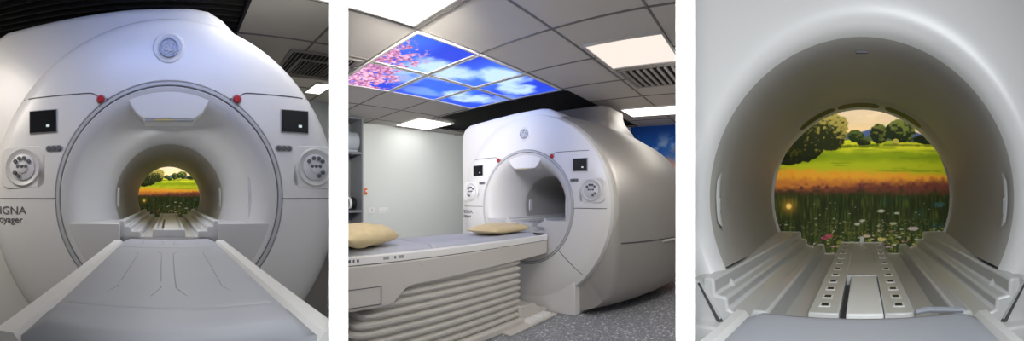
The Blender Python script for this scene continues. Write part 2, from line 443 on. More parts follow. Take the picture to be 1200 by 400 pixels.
# sky panels in the middle room's ceiling: six back-lit squares
GX = [.30, -.39, -1.08]; GY = [-1.62, -.985, -.35, .285]
SKL = [['backlit sky panel nearest the large light with blossom in its corner', 'backlit sky panel with a big white cloud, second along the right row', 'backlit sky panel of plain blue and cloud at the right end of its row'],
       ['backlit panel filled with pink blossom at the far left of the sky', 'dark blue backlit sky panel right of the pink blossom panel', 'backlit sky panel nearest the scanner top in the left row']]
for j in range(2):
    for i in range(3):
        x1, x0 = GX[j]-.02, GX[j+1]+.02; y0, y1 = GY[i]+.02, GY[i+1]-.02
        t = thing('sky_panel', B2, (x0+x1)/2, (y0+y1)/2, CEIL, SKL[j][i], 'sky panel', 'backlit sky panels in the ceiling')
        p = print_mesh('diffuser', x1-x0, y1-y0, 90, 90, lambda u, v, i=i, j=j: sky_ceiling(i+v, j+1-u), 'sky', plane='xy', parent=t)
        p.location = (0, 0, -.012)
        a, b = (x1-x0)/2+.012, (y1-y0)/2+.012; f = .018
        build('frame', MB().box(-a, a, -b, -b+f, -.020, .0).box(-a, a, b-f, b, -.020, .0).box(-a, -a+f, -b+f, b-f, -.020, .0).box(a-f, a, -b+f, b-f, -.020, .0), 'frame', t, smooth=False)

o = tag(print_mesh('wall_mural', 2.6, 2.30, 200, 180, wall_sky, 'mural'), 'blue sky wall mural with orange clouds behind the silver scanner', 'mural')
put(o, B2, 1.5, 2.63, 1.19)
MW, MH = 1.0, 1.0*215/260
o = tag(print_mesh('meadow_mural', MW, MH, 420, 350, meadow, 'meadow'), 'sunlit meadow picture seen small through the left scanner bore', 'mural', None)
put(o, B1, 0, 4.2, ZC+.345/105*0)
mural1 = o
o = bpy.data.objects.new('meadow_mural', mural1.data); COL.objects.link(o)
tag(o, 'large sunlit flower meadow picture filling the right scanner bore', 'mural')
put(o, B3, 0, 2.3, ZC)
mural3 = o
# the picture's 105 px are the radius of each opening as seen from the eye
def fit_mural(o, fr, d, rad):
    k = rad*d/105.; s = 260*k/MW; o.scale = (s, 1, s); put(o, fr, 0, d, ZC+(232-(310-107.5))*k)
fit_mural(mural1, B1, 4.2, .0818); fit_mural(mural3, B3, 2.3, .2433)

# ------------------------------------------------------------------ scanner pieces
def text(name, body, size, loc, m, parent, wid=1.):
    cu = bpy.data.curves.new(name, 'FONT'); cu.body = body; cu.size = size; cu.extrude = .0015
    o = bpy.data.objects.new(name, cu); COL.objects.link(o)
    bpy.context.view_layer.update()
    me = bpy.data.meshes.new_from_object(o.evaluated_get(bpy.context.evaluated_depsgraph_get()))
    bpy.data.objects.remove(o); me.name = name
    xs = [v.co.x for v in me.vertices]; xa, xb = min(xs), max(xs)
    for v in me.vertices:
        x, y, z = v.co; px = (x-xa)/(xb-xa)*wid; rr = math.hypot(loc[0]+px, loc[2]+y-parent['axis']); R, st = parent['edge']
        kn = [q*(1+st*(q-.62)/(R-.62)) for q in (.80, .88, .925, R-.008, R)]
        v.co = (px, -z+np.interp(rr, kn, [.004, .012, .024, .045, .07]), y)
    me.materials.clear(); me.materials.append(M[m])
    o = bpy.data.objects.new(name, me); COL.objects.link(o); o.parent = parent; o.location = loc
    return o

def step_rail(parent, side, y0, y1, pts, m='rail', k0=1., bevel=.006):
    """stepped ledge running along the bore; pts are (x,z) of the section from the outside in"""
    poly = [(side*x, z) for x, z in pts]
    return build('step_rail', MB().prism(poly, y0, y1), m, parent, bevel=bevel)

def emblem(parent, x, z, r, y):
    e = build('maker_emblem', MB().lathe([(0, y-.006), (r*.8, y-.006), (r*.84, y-.012), (r*.97, y-.012), (r, y-.004), (r, y+.02)], (x, 0, z), n=48), 'emblem', parent)
    s = MB(); q = r*.62
    def P(l): return [(x+q*a, y-.008, z+q*b) for a, b in l]
    # linked script capitals inside the roundel
    s.tube(P([(-.15, .55), (-.3, .8), (-.55, .75), (-.8, .4), (-.85, -.1), (-.6, -.5), (-.3, -.45), (-.1, -.1), (-.15, .25), (-.35, .2), (-.4, -.1), (-.1, -.4), (.05, -.75), (-.2, -.95), (-.5, -.85)]), r*.05)
    s.tube(P([(.75, .5), (.6, .8), (.3, .75), (.2, .45), (.4, .2), (.6, .15), (.3, .1), (.12, -.2), (.2, -.6), (.5, -.7), (.8, -.4), (.75, -.1), (.55, -.1)]), r*.05)
    for k in range(4):
        a = PI/4+k*PI/2
        s.tube([(x+r*.74*cos(a+t)*(1-.12*abs(t)), y-.008, z+r*.74*sin(a+t)*(1-.12*abs(t))) for t in np.linspace(-.5, .5, 7)], r*.04)
    build('emblem_script', s, 'keyl', e)
    return e

def control_pod(parent, sx, x, z, yface):
    poly = []
    hw, hh, r = .135, .118, .05
    for cx, cz, a0 in ((hw-r, hh-r, 0), (-hw+r, hh-r, PI/2), (-hw+r, -hh+r, PI), (hw-r, -hh+r, 3*PI/2)):
        for k in range(7): poly.append((x+cx+r*cos(a0+k*PI/12), z+cz+r*sin(a0+k*PI/12)))
    pod = build('control_pod', MB().prism(poly, yface-.010, yface+.06), 'white', parent, bevel=.006)
    b = MB().lathe([(.108, yface-.006), (.108, yface-.014), (.100, yface-.020), (.094, yface-.018), (.080, yface-.0105), (.0, yface-.0105)], (x, 0, z), n=56)
    build('dial_bowl', b, 'white2', pod)
    build('dial_plate', MB().lathe([(.073, yface-.010), (.073, yface-.016), (.070, yface-.018), (0, yface-.018)], (x, 0, z), n=48), 'keyl', pod)
    build('dial_knob', MB().lathe([(.034, yface-.017), (.034, yface-.024), (.031, yface-.026), (0, yface-.026)], (x, 0, z), -PI*1.05, PI*.05, n=28), 'keyl', pod)
    spots = [(.052*cos(a), .052*sin(a), .0115) for a in np.radians([38, 75, 108, 140])]+[(.052*cos(a), .052*sin(a), .0115) for a in np.radians([215, 248])]+[(-.024, .004, .0095), (0, .004, .0095), (.024, .004, .0095)]
    if sx > 0: spots = [(-a, b, c) for a, b, c in spots]
    for a, bb, rr in spots:
        k = build('dial_key', MB().lathe([(rr, yface-.016), (rr, yface-.027), (rr*.8, yface-.029), (0, yface-.029)], (x+a, 0, z+bb), n=16), 'key', pod)
    return pod

def build_scanner(fr, oy, a, label, R=.955, drum=None, hood=True, lit=True, Rfar=.322, bore_len=2.0, stretch=0.):
    """whole scanner; local y = 0 is the plane of its face, a = height of the bore axis"""
    root = thing('mri_scanner', fr, 0, oy, 0, label, 'MRI scanner')
    Z = lambda z: a+z
    # front cover: domed annulus
    fc = MB().lathe([(.607, .03), (.607, .003), (.611, 0), (.70, 0), (.80, .004), (.88, .012), (.925, .024), (R-.008, .045), (R, .07), (R, .13)], (0, 0, a), n=144)
    def widen(mb):
        mb.v = [(x*(1+stretch*max(0, min(1, (math.hypot(x, z-a)-.62)/(R-.62)))) if x < 0 else x, y, z) for x, y, z in mb.v]; return mb
    cover = build('front_cover', widen(fc), 'white', root)
    # centre ring trim with shadow gaps either side
    build('ring_gap', MB().lathe([(.570, .012), (.612, .012)], (0, 0, a), n=144), 'seam', root)
    build('center_ring', MB().lathe([(.5825, .03), (.5825, .0), (.585, -.004), (.600, -.004), (.6025, 0), (.6025, .03)], (0, 0, a), n=144), 'ring', root)
    # bore funnel and liner
    fp = [(.5775, .03), (.5775, .002), (.573, -.001), (.555, .002), (.53, .012), (.505, .035), (.475, .08), (.445, .145), (.415, .225), (.388, .31), (.368, .39), (.356, .45), (.350, .475), (.3495, .50)]
    build('bore_funnel', MB().lathe(fp, (0, 0, a), n=144), 'white2', root)
    build('bore_liner', MB().lathe([(.3495, .498), (.349, .6), (Rfar+.002, bore_len-.08), (Rfar, bore_len-.03), (Rfar+.02, bore_len), (Rfar+.05, bore_len+.012)], (0, 0, a), n=96), 'liner', root)
    # cover seams: the cap line with its diagonal ends, the mid line, the lower diagonals
    w = .003
    def seam(pts):
        secs = []; sm = MB()
        for k, (x, z) in enumerate(pts):
            p = Vector(pts[max(0, k-1)]); q = Vector(pts[min(len(pts)-1, k+1)]); n = (q-p).normalized(); n = Vector((-n.y, n.x))
            rr = math.hypot(x, z); yy = np.interp(rr, [.60, .70, .80, .88, .925, R-.008, R], [0, 0, .004, .012, .024, .045, .07])
            secs.append([(x+n.x*w*s, yy+dy, Z(z+n.y*w*s)) for s, dy in ((-1, .004), (-1, -.0015), (1, -.0015), (1, .004))])
        sm.loft(secs); build('panel_seam', widen(sm), 'seam', cover)
    for s in (-1, 1):
        seam([(s*x, .553) for x in np.linspace(.755, .41, 12)]+[(s*.39, .548), (s*.372, .535), (s*.315, .515)])
        seam([(s*x, -.005) for x in np.linspace(.606, .945, 12)])
        seam([(s*x, z) for x, z in zip(np.linspace(.43, .69, 9), np.linspace(-.43, -.655, 9))])
    # brow over the bore
    arc = [(.568*sin(t), .568*cos(t)) for t in np.linspace(-.42, .42, 25)]
    front = arc+[(.215, .505), (.175, .44), (.135, .408), (-.135, .408), (-.175, .44), (-.215, .505)]
    back = [(x*.98, min(z, .56)) for x, z in front]
    brow = build('top_brow', MB().prism([(x, Z(z)) for x, z in front], .004, .20, polyb=[(x, Z(z)) for x, z in back]), 'white', root, bevel=.008)
    build('brow_label', MB().box(-.125, .125, .0, .02, Z(.3985), Z(.4065)), 'bezel', brow, bevel=.002)
    build('warning_label', MB().box(-.075, .02, -.001, .018, Z(.3995), Z(.4055)), mat('label_yellow', s8(196, 178, 96), .5), brow)
    # lower face with the lit ledges either side of the table
    lp = MB(); zt = -.135; pts = []
    for s in (-1, 1):
        x1 = math.sqrt(.572**2-zt**2)
        ang0 = math.atan2(zt, x1); ang1 = math.atan2(-.50, .278)
        pl = [(.572*cos(t), .572*sin(t)) for t in np.linspace(ang0, ang1, 16)]
        poly = [(s*x, Z(z)) for x, z in [(.255, zt)]+pl+[(.255, -.512)]]
        lp.prism(poly, .004, .40)
    lp.prism([(x, Z(z)) for x, z in [(-.255, -.30), (.255, -.30), (.255, -.512), (.14, -.555), (0, -.57), (-.14, -.555), (-.255, -.512)]], .006, .38)
    build('lower_face', lp, 'white2', root, bevel=.004)
    # inside the bore: stepped rails, channel floor, perforated track plate
    for s in (-1, 1):
        step_rail(root, s, .02, bore_len-.02, [(.345, Z(-.20)), (.32, Z(-.115)), (.245, Z(-.115)), (.243, Z(-.15)), (.205, Z(-.15)), (.203, Z(-.178)), (.150, Z(-.178)), (.147, Z(-.225)), (.15, Z(-.29)), (.30, Z(-.29))] if False else
                  [(.262, Z(-.25)), (.262, Z(-.118)), (.232, Z(-.118)), (.230, Z(-.148)), (.200, Z(-.148)), (.198, Z(-.172)), (.150, Z(-.172)), (.147, Z(-.25))])
    build('bore_floor', MB().box(-.262, .262, .02, bore_len-.02, Z(-.27), Z(-.205)), 'rail', root)
    tp = build('track_plate', MB().box(-.086, .086, .02, bore_len-.02, Z(-.206), Z(-.165)), 'rail', root, bevel=.004)
    for k in range(18):
        for s in (-1, 1): build('plate_slot', MB().box(s*.064-.007, s*.064+.007, .08+k*.1, .105+k*.1, Z(-.166), Z(-.164)), 'dark', tp, smooth=False)
    build('track_groove', MB().box(-.04, -.028, .06, .9, Z(-.166), Z(-.1642)), 'dark', tp, smooth=False)
    for s in (-1, 1):
        build('side_grip', MB().box(s*.345-.004, s*.345+.01, .56, .62, Z(-.06), Z(.07)), 'rail', root, bevel=.003)
    # controls
    for s in (-1, 1):
        x, z = s*.675, .417
        d = build('display_screen', MB().box(x-.081, x+.081, -.006, .05, Z(z-.064), Z(z+.064)), 'bezel', root, bevel=.003)
        build('screen_glass', MB().box(x-.076, x+.076, -.0085, .03, Z(z-.059), Z(z+.059)), 'screen', d, bevel=.001)
        build('screen_icon', MB().box(x+.020, x+.039, -.010, -.006, Z(z-.032), Z(z-.019)), 'icon', d)
        control_pod(root, s, s*.797, Z(.170), .010)
        x, z = s*.612, .268
        poly = [(x+c+.017*cos(t), Z(z+.017*sin(t))) for c, t0 in ((.032, -PI/2), (-.032, PI/2)) for t in np.linspace(t0, t0+PI, 9)]
        bs = build('button_strip', MB().prism(poly, -.006, .02), 'bezel', root, bevel=.002)
        for k in (-1, 0, 1):
            build('strip_button', MB().lathe([(.0135, -.005), (.0135, -.010), (.011, -.012), (0, -.012)], (x+k*.0285, 0, Z(z)), n=18), 'key', bs)
        x, z = s*.354, .516
        eb = build('emergency_button', MB().lathe([(.021, .01), (.021, -.012), (.017, -.018), (0, -.019)], (x, 0, Z(z)), n=28), 'red', root)
        build('button_collar', MB().lathe([(.0265, .01), (.0265, -.006), (.0215, -.007)], (x, 0, Z(z)), n=28), 'bezel', eb)
    # roundel in a dished seat
    build('emblem_seat', MB().lathe([(.085, .006), (.078, -.004), (.068, -.006), (.058, .0), (0, .0)], (0, 0, Z(.776)), n=48), 'white', root)
    emblem(root, 0, Z(.776), .052, .0)
    root['axis'] = a; root['edge'] = (R, stretch)
    text('model_lettering', 'SIGNA', .062, (-.978, -.002, Z(-.092)), 'text', root, .203)
    text('model_name_lettering', 'Voyager', .054, (-.985, -.002, Z(-.140)), 'text', root, .188)
    # white rear shell: wide plate to the left of the disc with a low crown on top
    out = [(-1.10, -a), (-1.10, .80), (-1.085, .90), (-1.04, .975), (-.96, 1.01), (-.6, 1.035), (-.25, 1.055), (.12, 1.06), (.22, 1.045), (.30, 1.00), (.40, .90), (.5, .8), (.5, -a)]
    # outline as a star-shaped ring round the bore, edges rolled back
    def hit(t):
        c_, s_ = cos(t), sin(t); best = 9
        for (x0, z0), (x1, z1) in zip(out, out[1:]+out[:1]):
            ex, ez = x1-x0, z1-z0; den = c_*ez-s_*ex
            if abs(den) < 1e-9: continue
            r = (x0*ez-z0*ex)/den; q = (x0*s_-z0*c_)/den
            if r > 0 and -1e-6 <= q <= 1+1e-6: best = min(best, r)
        return best
    angs = sorted(set([round(2*PI*k/180, 6) for k in range(180)]+[round(math.atan2(z, x) % (2*PI), 6) for x, z in out]))
    hits = [hit(t) for t in angs]
    secs = []
    for mode, y in ((.62, .115), ('o', (.0525, .115)), ('o', (.036, .1195)), ('o', (.020, .129)), ('o', (.008, .144)), ('o', (.001, .163)), ('o', (0., .18)), ('o', (0., .52)), (.62, .52)):
        if mode == 'o': secs.append([((h-y[0])*cos(t), y[1], Z((h-y[0])*sin(t))) for t, h in zip(angs, hits)])
        else: secs.append([(mode*cos(t) if h > mode+.06 else (h-.06)*cos(t), y, Z(mode*sin(t) if h > mode+.06 else (h-.06)*sin(t))) for t, h in zip(angs, hits)])
    secs.append(secs[0])
    build('rear_shell', MB().loft(secs), 'white', root, angle=40)
    # collar and silver body
    build('collar', widen(MB().lathe([(R-.01, .10), (R+.004, .118), (R+.018, .15), (R+.02, .22)], (0, 0, a), n=128)), 'collar', root)
    drum = drum or [(.13, .935, .95), (.2, .985, .985), (.34, 1.06, 1.0), (.6, 1.18, 1.0), (.95, 1.27, .98), (1.3, 1.3, .94), (1.6, 1.25, .86), (1.85, 1.05, .74)]
    def sec(y, W, T, bot, ex):
        q = []
        for k in range(96):
            t = 2*PI*k/96; c_, s_ = cos(t), sin(t)
            e = ex if s_ < 0 else .92
            xx = W*math.copysign(abs(c_)**e, c_); zz = (T if s_ > 0 else bot)*math.copysign(abs(s_)**(e if s_ < 0 else .95), s_)
            q.append((xx, y, Z(zz)))
        return q
    secs = [sec(.13, .55, .55, .55, 1.)]+[sec(y, W, T, a-.012, .40) for y, W, T in drum]
    yl = drum[-1][0]
    secs += [sec(yl+.12, .62, .55, .75, .8), sec(yl+.15, Rfar+.05, Rfar+.05, Rfar+.05, 1.)]
    body = build('silver_body', MB().loft(secs), 'silver', root, angle=60)
    # body seam at hip height and the recessed handle in it
    zs = .725-a; f = (abs(zs)/(a-.012))**(1/.40)
    path = [(W*abs(math.sqrt(1-min(1, f)**2))**.40+.001, y, Z(zs)) for y, W, T in drum[1:]]
    build('body_seam', MB().tube(path, .0065), 'seam', body)
    if len(path) > 5:
        hp = [(p[0]+.003, p[1], p[2]-.022) for p in (Vector(path[2]).lerp(Vector(path[3]), .3), Vector(path[3]), Vector(path[4]), Vector(path[5]))]
        build('body_handle', MB().tube(hp, .016), 'collar', body)
    if hood:
        hs = []
        for z, x0, x1, y0, y1 in ((.75, -.66, .72, .55, 1.60), (.93, -.62, .67, .60, 1.56), (1.0, -.58, .62, .66, 1.52), (1.06, -.55, .585, .74, 1.48), (1.12, -.54, .57, .80, 1.46), (1.19, -.54, .565, .84, 1.46)):
            r = .12; q = []
            for cx, cy, a0 in ((x1-r, y1-r, 0), (x0+r, y1-r, PI/2), (x0+r, y0+r, PI), (x1-r, y0+r, 3*PI/2)):
                for k in range(6): q.append((cx+r*cos(a0+k*PI/10), cy+r*sin(a0+k*PI/10), Z(z)))
            hs.append(q)
        build('quench_hood', MB().loft(hs, caps=True), 'silver', root, angle=50)
    # foot under the disc
    build('front_foot', MB().prism([(-.62, 0), (.60, 0), (.60, .60), (-.62, .60)], .03, .5), 'white', root, bevel=.012)
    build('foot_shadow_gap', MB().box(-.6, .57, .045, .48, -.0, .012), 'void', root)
    return root

def pad_mesh(x, y0, y1, z, t=.024, nx=14, ny=20, dip=.006):
    """one cushion section: softly rounded slab"""
    secs = []
    xs = np.linspace(-1, 1, nx); 
    ys = [0, .006, .02]+list(np.linspace(.04, (y1-y0)-.04, ny))+[(y1-y0)-.02, (y1-y0)-.006, y1-y0]
    L = y1-y0
    for yy in ys:
        e = min(yy, L-yy); kz = math.sqrt(max(0, 1-(max(0, .014-e)/.014)**2))
        top = []
        for q in xs:
            xx = x*math.copysign(1-(1-abs(q))**1.0, q); ed = (1-abs(q))*x
            k = math.sqrt(max(0, 1-(max(0, .02-ed)/.02)**2))
            top.append((xx, y0+yy, z+t*(.25+.75*k*kz)-dip*(1-q*q)*kz))
        secs.append(top+[(x, y0+yy, z), (-x, y0+yy, z)])
    return MB().loft(secs, caps=True)

def build_table(fr, X, Y, length, top, label, hw=.265, pads=(), side_detail=False, cut=None, pedestal=True, padhw=.218, far_lip=True):
    """patient table; local y from -length (near end) to 0 (scanner end); top = height of the white rim"""
    root = thing('patient_table', fr, X, Y, 0, label, 'patient table')
    C = None
    if cut:
        C = []
        for co, no in cut:
            l0 = fr.l(co[0], co[1]); l1 = fr.l(co[0]+no[0], co[1]+no[1])
            C.append(((l0[0]-X, l0[1]-Y, 0), (l1[0]-l0[0], l1[1]-l0[1], 0)))
    n = length
    # rim: two white side rails around a shallow tray
    prof = [(-hw, top-.052), (-hw, top-.006), (-hw+.006, top), (-padhw-.012, top), (-padhw-.002, top-.012), (padhw+.002, top-.012), (padhw+.012, top), (hw-.006, top), (hw, top-.006), (hw, top-.052)]
    build('table_top', MB().prism(prof, -n, 0), 'table', root, cut=C)
    build('top_gap', MB().box(-hw+.008, hw-.008, -n+.01, -.004, top-.060, top-.051), 'seam', root, cut=C)
    for k, (y0, y1) in enumerate(pads):
        p = build('pad', pad_mesh(padhw, y0, y1, top-.012, .034 if (k == 0 and len(pads) == 3) else .044 if side_detail else .024), 'pad', root, cut=C, angle=60)
        L = y1-y0
        if L > .25 and not side_detail:
            cr = MB(); zz = top-.012+.0238
            for xc in (-.115, -.02, .02, .115):
                x0 = xc; w = .0
                ys = np.linspace(y0+.09, y1-.09, 10)
                cr.tube([(x0+.006*math.sin(3*t+xc*30)+(.02*np.sign(xc)*(abs(k-4.5) > 4)), t, zz-.006*(1-(x0/padhw)**2)-.0012) for k, t in enumerate(ys)], .0022, 6)
            build('pad_crease', cr, 'crease', p)
    # fascia body below the rim
    if side_detail:
        fa = [(-n, top-.345), (-1.88, top-.345), (-1.80, top-.335), (-1.745, top-.285), (-1.70, top-.248), (-1.64, top-.232), (-.42, top-.200), (0, top-.188), (0, top-.058), (-n, top-.058)]
        build('fascia', MB().prism(fa, -hw, hw, 'x'), 'tableside', root, bevel=.012, cut=C)
        d = build('drawer_front', MB().box(hw-.01, hw+.006, -2.5, -1.905, top-.318, top-.205), 'tableside', root, bevel=.003, cut=C)
        ds = MB()
        for (y0, y1, z0, z1) in ((-2.5, -1.900, top-.206, top-.203), (-2.5, -1.900, top-.320, top-.317), (-1.904, -1.900, top-.320, top-.203)):
            ds.box(hw-.01, hw+.0075, y0, y1, z0, z1)
        build('drawer_gap', ds, 'seam', d, cut=C)
        for y, z in ((-1.55, top-.085), (-.72, top-.062)):
            build('latch_tab', MB().box(hw-.01, hw+.003, y-.025, y+.025, z-.022, z+.016), 'tableside', root, bevel=.002)
        for k, (y, w, z) in enumerate(((-2.13, .02, top-.024), (-2.10, .012, top-.024), (-2.07, .016, top-.024), (-1.79, .012, top-.024))):
            build('scale_mark', MB().box(hw-.004, hw+.0015, y-w/2, y+w/2, z-.010, z+.008), 'key', root)
        for k, y in enumerate((-1.86, -1.74)):
            build('rim_label', MB().box(hw-.004, hw+.001, y-.022, y+.022, top-.034, top-.014), 'bezel', root)
    else:
        build('fascia', MB().box(-hw+.02, hw-.02, -n+.02, -.03, top-.20, top-.058), 'tableside', root, bevel=.012, cut=C)
    if not pedestal: build('pedestal_column', MB().box(-.16, .16, -.2, -.02, .03, top-.19).box(-.2, .2, -.21, -.015, 0, .035), 'tableside', root, bevel=.01, cut=C)
    if pedestal:
        y1, y0 = -.42, -n+.06
        zb, zt = .06, top-.195
        nr = 9; secs = []
        def ringpts(w, ya, yb, z, r=.10):
            q = []
            for cx, cy, a0 in ((w-r, yb-r*.25, 0), (-w+r, yb-r*.25, PI/2), (-w+r, ya+r, PI), (w-r, ya+r, 3*PI/2)):
                rr = r if cy < yb-r*.5 else r*.25
                for k in range(6):
                    t = a0+k*PI/10
                    q.append(((w-rr if cx > 0 else -w+rr)+rr*cos(t), cy+rr*sin(t), z))
            return q
        for i in range(nr):
            u = i/nr; dz = (zt-zb)/nr
            for fz, out in ((0., 0.), (.12, .014), (.45, .034), (.72, .036), (.86, .014), (.93, 0.)):
                z = zb+(i+fz)*dz
                k = (z-zb)/(zt-zb)
                w = hw-.055+out+.0*k; ya = y0+(.02-.05*k)-out
                if side_detail: ya = -2.16+.10*(1-k)-out+.55*k**3
                secs.append(ringpts(w, ya, y1+.3*out, z))
        build('bellows', MB().loft(secs, caps=True), 'bellows', root, angle=28, cut=C)
        build('pedestal_foot', MB().box(-hw+.03, hw+.02, max(-n, -2.1) if side_detail else -n+.1, -.40, 0, .065), 'tableside', root, bevel=.015, cut=C)
        build('docking_base', MB().prism([(-.44, 0), (-.0, 0), (-.0, .065), (-.12, .085), (-.2, .15), (-.44, .17)], -.28, .30, 'x'), 'tableside', root, bevel=.01)
        if side_detail:
            dk = MB()
            for y in (-.36, -.24, -.12): dk.box(.305, .40, y-.05, y+.05, 0, .05+.0*y)
            build('dock_step', dk, 'table', root, bevel=.01)
            build('dock_trim', MB().box(.29, .42, -.72, .02, 0, .018), 'tableside', root, bevel=.006)
    return root

# ------------------------------------------------------------------ left bay: straight look into the bore
D1 = 1.94
build_scanner(B1, D1, ZC, 'scanner seen straight on with meadow picture showing small through its bore', stretch=.065, drum=[(.13, .935, .95), (.2, .965, .985), (.34, 1.0, 1.0), (.6, 1.06, 1.0), (.95, 1.12, .98), (1.3, 1.15, .94), (1.6, 1.1, .86), (1.85, .95, .74)])
build_table(B1, 0, 1.80, 1.80-.522, ZC-.205, 'white table with grey pad running straight toward the left scanner bore', hw=.268,
            pads=[(-1.275, -1.142), (-1.132, -.305), (-.297, .0)], cut=[((-cos(PA)*.006, -sin(PA)*.006, 0), nL)])

# ------------------------------------------------------------------ middle bay
s2 = build_scanner(B2, 0, ZC-.097, 'whole scanner with silver rounded body standing in the middle room', R=.985, drum=[(.13, .965, .97), (.2, 1.02, 1.0), (.34, 1.12, 1.02), (.6, 1.26, 1.02), (.95, 1.38, 1.0), (1.3, 1.44, .95), (1.6, 1.38, .86), (1.85, 1.1, .74)])
leftcut = [((cos(PA)*.03-0, sin(PA)*.03, 0), inv(nL))]
build_table(B2, 0, -.02, 2.95, .797, 'long table with ribbed cream bellows base docked to the middle room scanner', hw=.31, padhw=.255,
            pads=[(-2.94, -1.42), (-1.415, -.12)], side_detail=True, cut=leftcut)

def pillow(fr, X, Y, z, lx, ly, h, rot, label, seed, cut=None):
    n = 40; vs = []; fs = []
    u, v = np.meshgrid(np.linspace(-1, 1, n), np.linspace(-1, 1, n))
    nz = noise2(u*2.2+seed*3.1+9, v*2.2+9, 50+seed, 4)-.5+.5*(noise2((u+v)*1.2+9, (u-v)*4.5+9, 60+seed, 3)-.5)
    ex = (1-np.abs(u)**2.6).clip(0); ey = (1-np.abs(v)**2.6).clip(0); puff = (ex*ey)**.42
    px = u*lx/2*(1-.10*(v**2)*(1-puff)-.0*v)*(1+.05*nz); py = v*ly/2*(1-.10*(u**2))*(1+.05*nz)
    mb = MB()
    for sgn in (1, -1):
        zz = h*.5*puff*(1+.85*nz*sgn)*(1. if sgn > 0 else .8)*sgn+h*.42
        if sgn < 0: zz = np.maximum(zz, .002)
        pts = np.stack([px, py, zz], -1).reshape(-1, 3).tolist()
        q = [(i*n+j, i*n+j+1, (i+1)*n+j+1, (i+1)*n+j) for i in range(n-1) for j in range(n-1)]
        mb.add(pts, q)
    C = None
    if cut:
        f2 = Frame(*fr.w(X, Y)[:2], fr.yaw-rot); C = []
        for co, no in cut:
            l0 = f2.l(co[0], co[1]); l1 = f2.l(co[0]+no[0], co[1]+no[1]); C.append(((*l0, 0), (l1[0]-l0[0], l1[1]-l0[1], 0)))
    o = build('pillow', mb, 'pillow', angle=80, cut=C)
    tag(o, label, 'pillow', 'beige pillows on the long table'); put(o, fr, X, Y, z, rot)
    return o
PT = .797+.033
pillow(B2, .03, -1.99, PT, .50, .58, .17, .35, 'plump beige pillow on the near left end of the long table', 1, leftcut)
pillow(B2, .02, -.42, PT, .36, .66, .095, .12, 'flat beige pillow on the table just below the middle scanner bore', 2)

# cabinet beside the grey wall
t = thing('storage_cabinet', B2, -2.6, -.80, 0, 'tall dark grey open cabinet at the left end of the grey wall', 'cabinet')
H = CEIL-.01
build('side_panel', MB().box(-.19, .19, .19, .215, 0, H), 'cab', t, bevel=.002)
build('side_panel', MB().box(-.19, .19, -.215, -.19, 0, H), 'cab', t, bevel=.002)
build('back_panel', MB().box(-.19, -.175, -.19, .19, 0, H), 'cab', t)
for z in (.06, .955, 1.80, H-.03): build('shelf', MB().box(-.175, .185, -.19, .19, z, z+.035), 'cab', t, bevel=.002)
t = thing('head_coil', B2, -2.56, -.74, 1.836, 'pale ring shaped head coil on the upper cabinet shelf', 'head coil')
build('coil_ring', MB().lathe([(.115, -.10), (.145, -.10), (.15, -.09), (.15, .09), (.145, .10), (.115, .10), (.11, .0)], (0, 0, .155), n=40, axis='y', close=True), 'blue', t)
build('coil_base', MB().box(-.12, .12, -.09, .09, 0, .03), 'blue', t, bevel=.008)
t = thing('knee_coil', B2, -2.55, -.76, .991, 'small black coil with pale band on the lower cabinet shelf', 'coil')
build('coil_body', MB().lathe([(.05, -.10), (.085, -.10), (.09, -.09), (.09, .09), (.085, .10), (.05, .10)], (0, 0, .098), n=32, axis='y', close=True), 'dark', t)
build('coil_band', MB().lathe([(.0905, -.02), (.094, -.018), (.094, .018), (.0905, .02)], (0, 0, .098), n=32, axis='y'), 'keyl', t)
build('coil_foot', MB().box(-.09, .09, -.08, .08, 0, .02), 'dark', t, bevel=.005)

def socket(Y, z, w, n, label):
    t = thing('wall_socket', B2, -2.80, Y, z, label, 'socket', 'white wall sockets')
    build('plate', MB().box(0, .012, -w/2, w/2, -.045, .045), 'socket', t, bevel=.004)
    for k in range(n):
        y = (k-(n-1)/2)*.075
        build('rocker', MB().box(.011, .017, y-.010, y+.010, .008, .028), 'bezel' if n == 1 else 'socket', t, bevel=.002)
        build('pin_holes', MB().box(.0115, .0128, y-.004, y+.004, -.008, .002).box(.0115, .0128, y-.016, y-.008, -.025, -.02).box(.0115, .0128, y+.008, y+.016, -.025, -.02), 'dark', t)
    return t
socket(-.22, .965, .09, 1, 'single white wall socket nearer the cabinet')
socket(.0, .965, .16, 2, 'double white wall socket to the right of the single one')
t = thing('call_point', B2, -2.80, -.34, 1.27, 'small orange wall call point beside the cabinet edge', 'call point')
build('case', MB().box(0, .03, -.024, .024, -.048, .048), 'orange', t, bevel=.005)
build('press_pad', MB().box(.034, .040, -.016, .016, -.012, .02), 'keyl', t, bevel=.002)

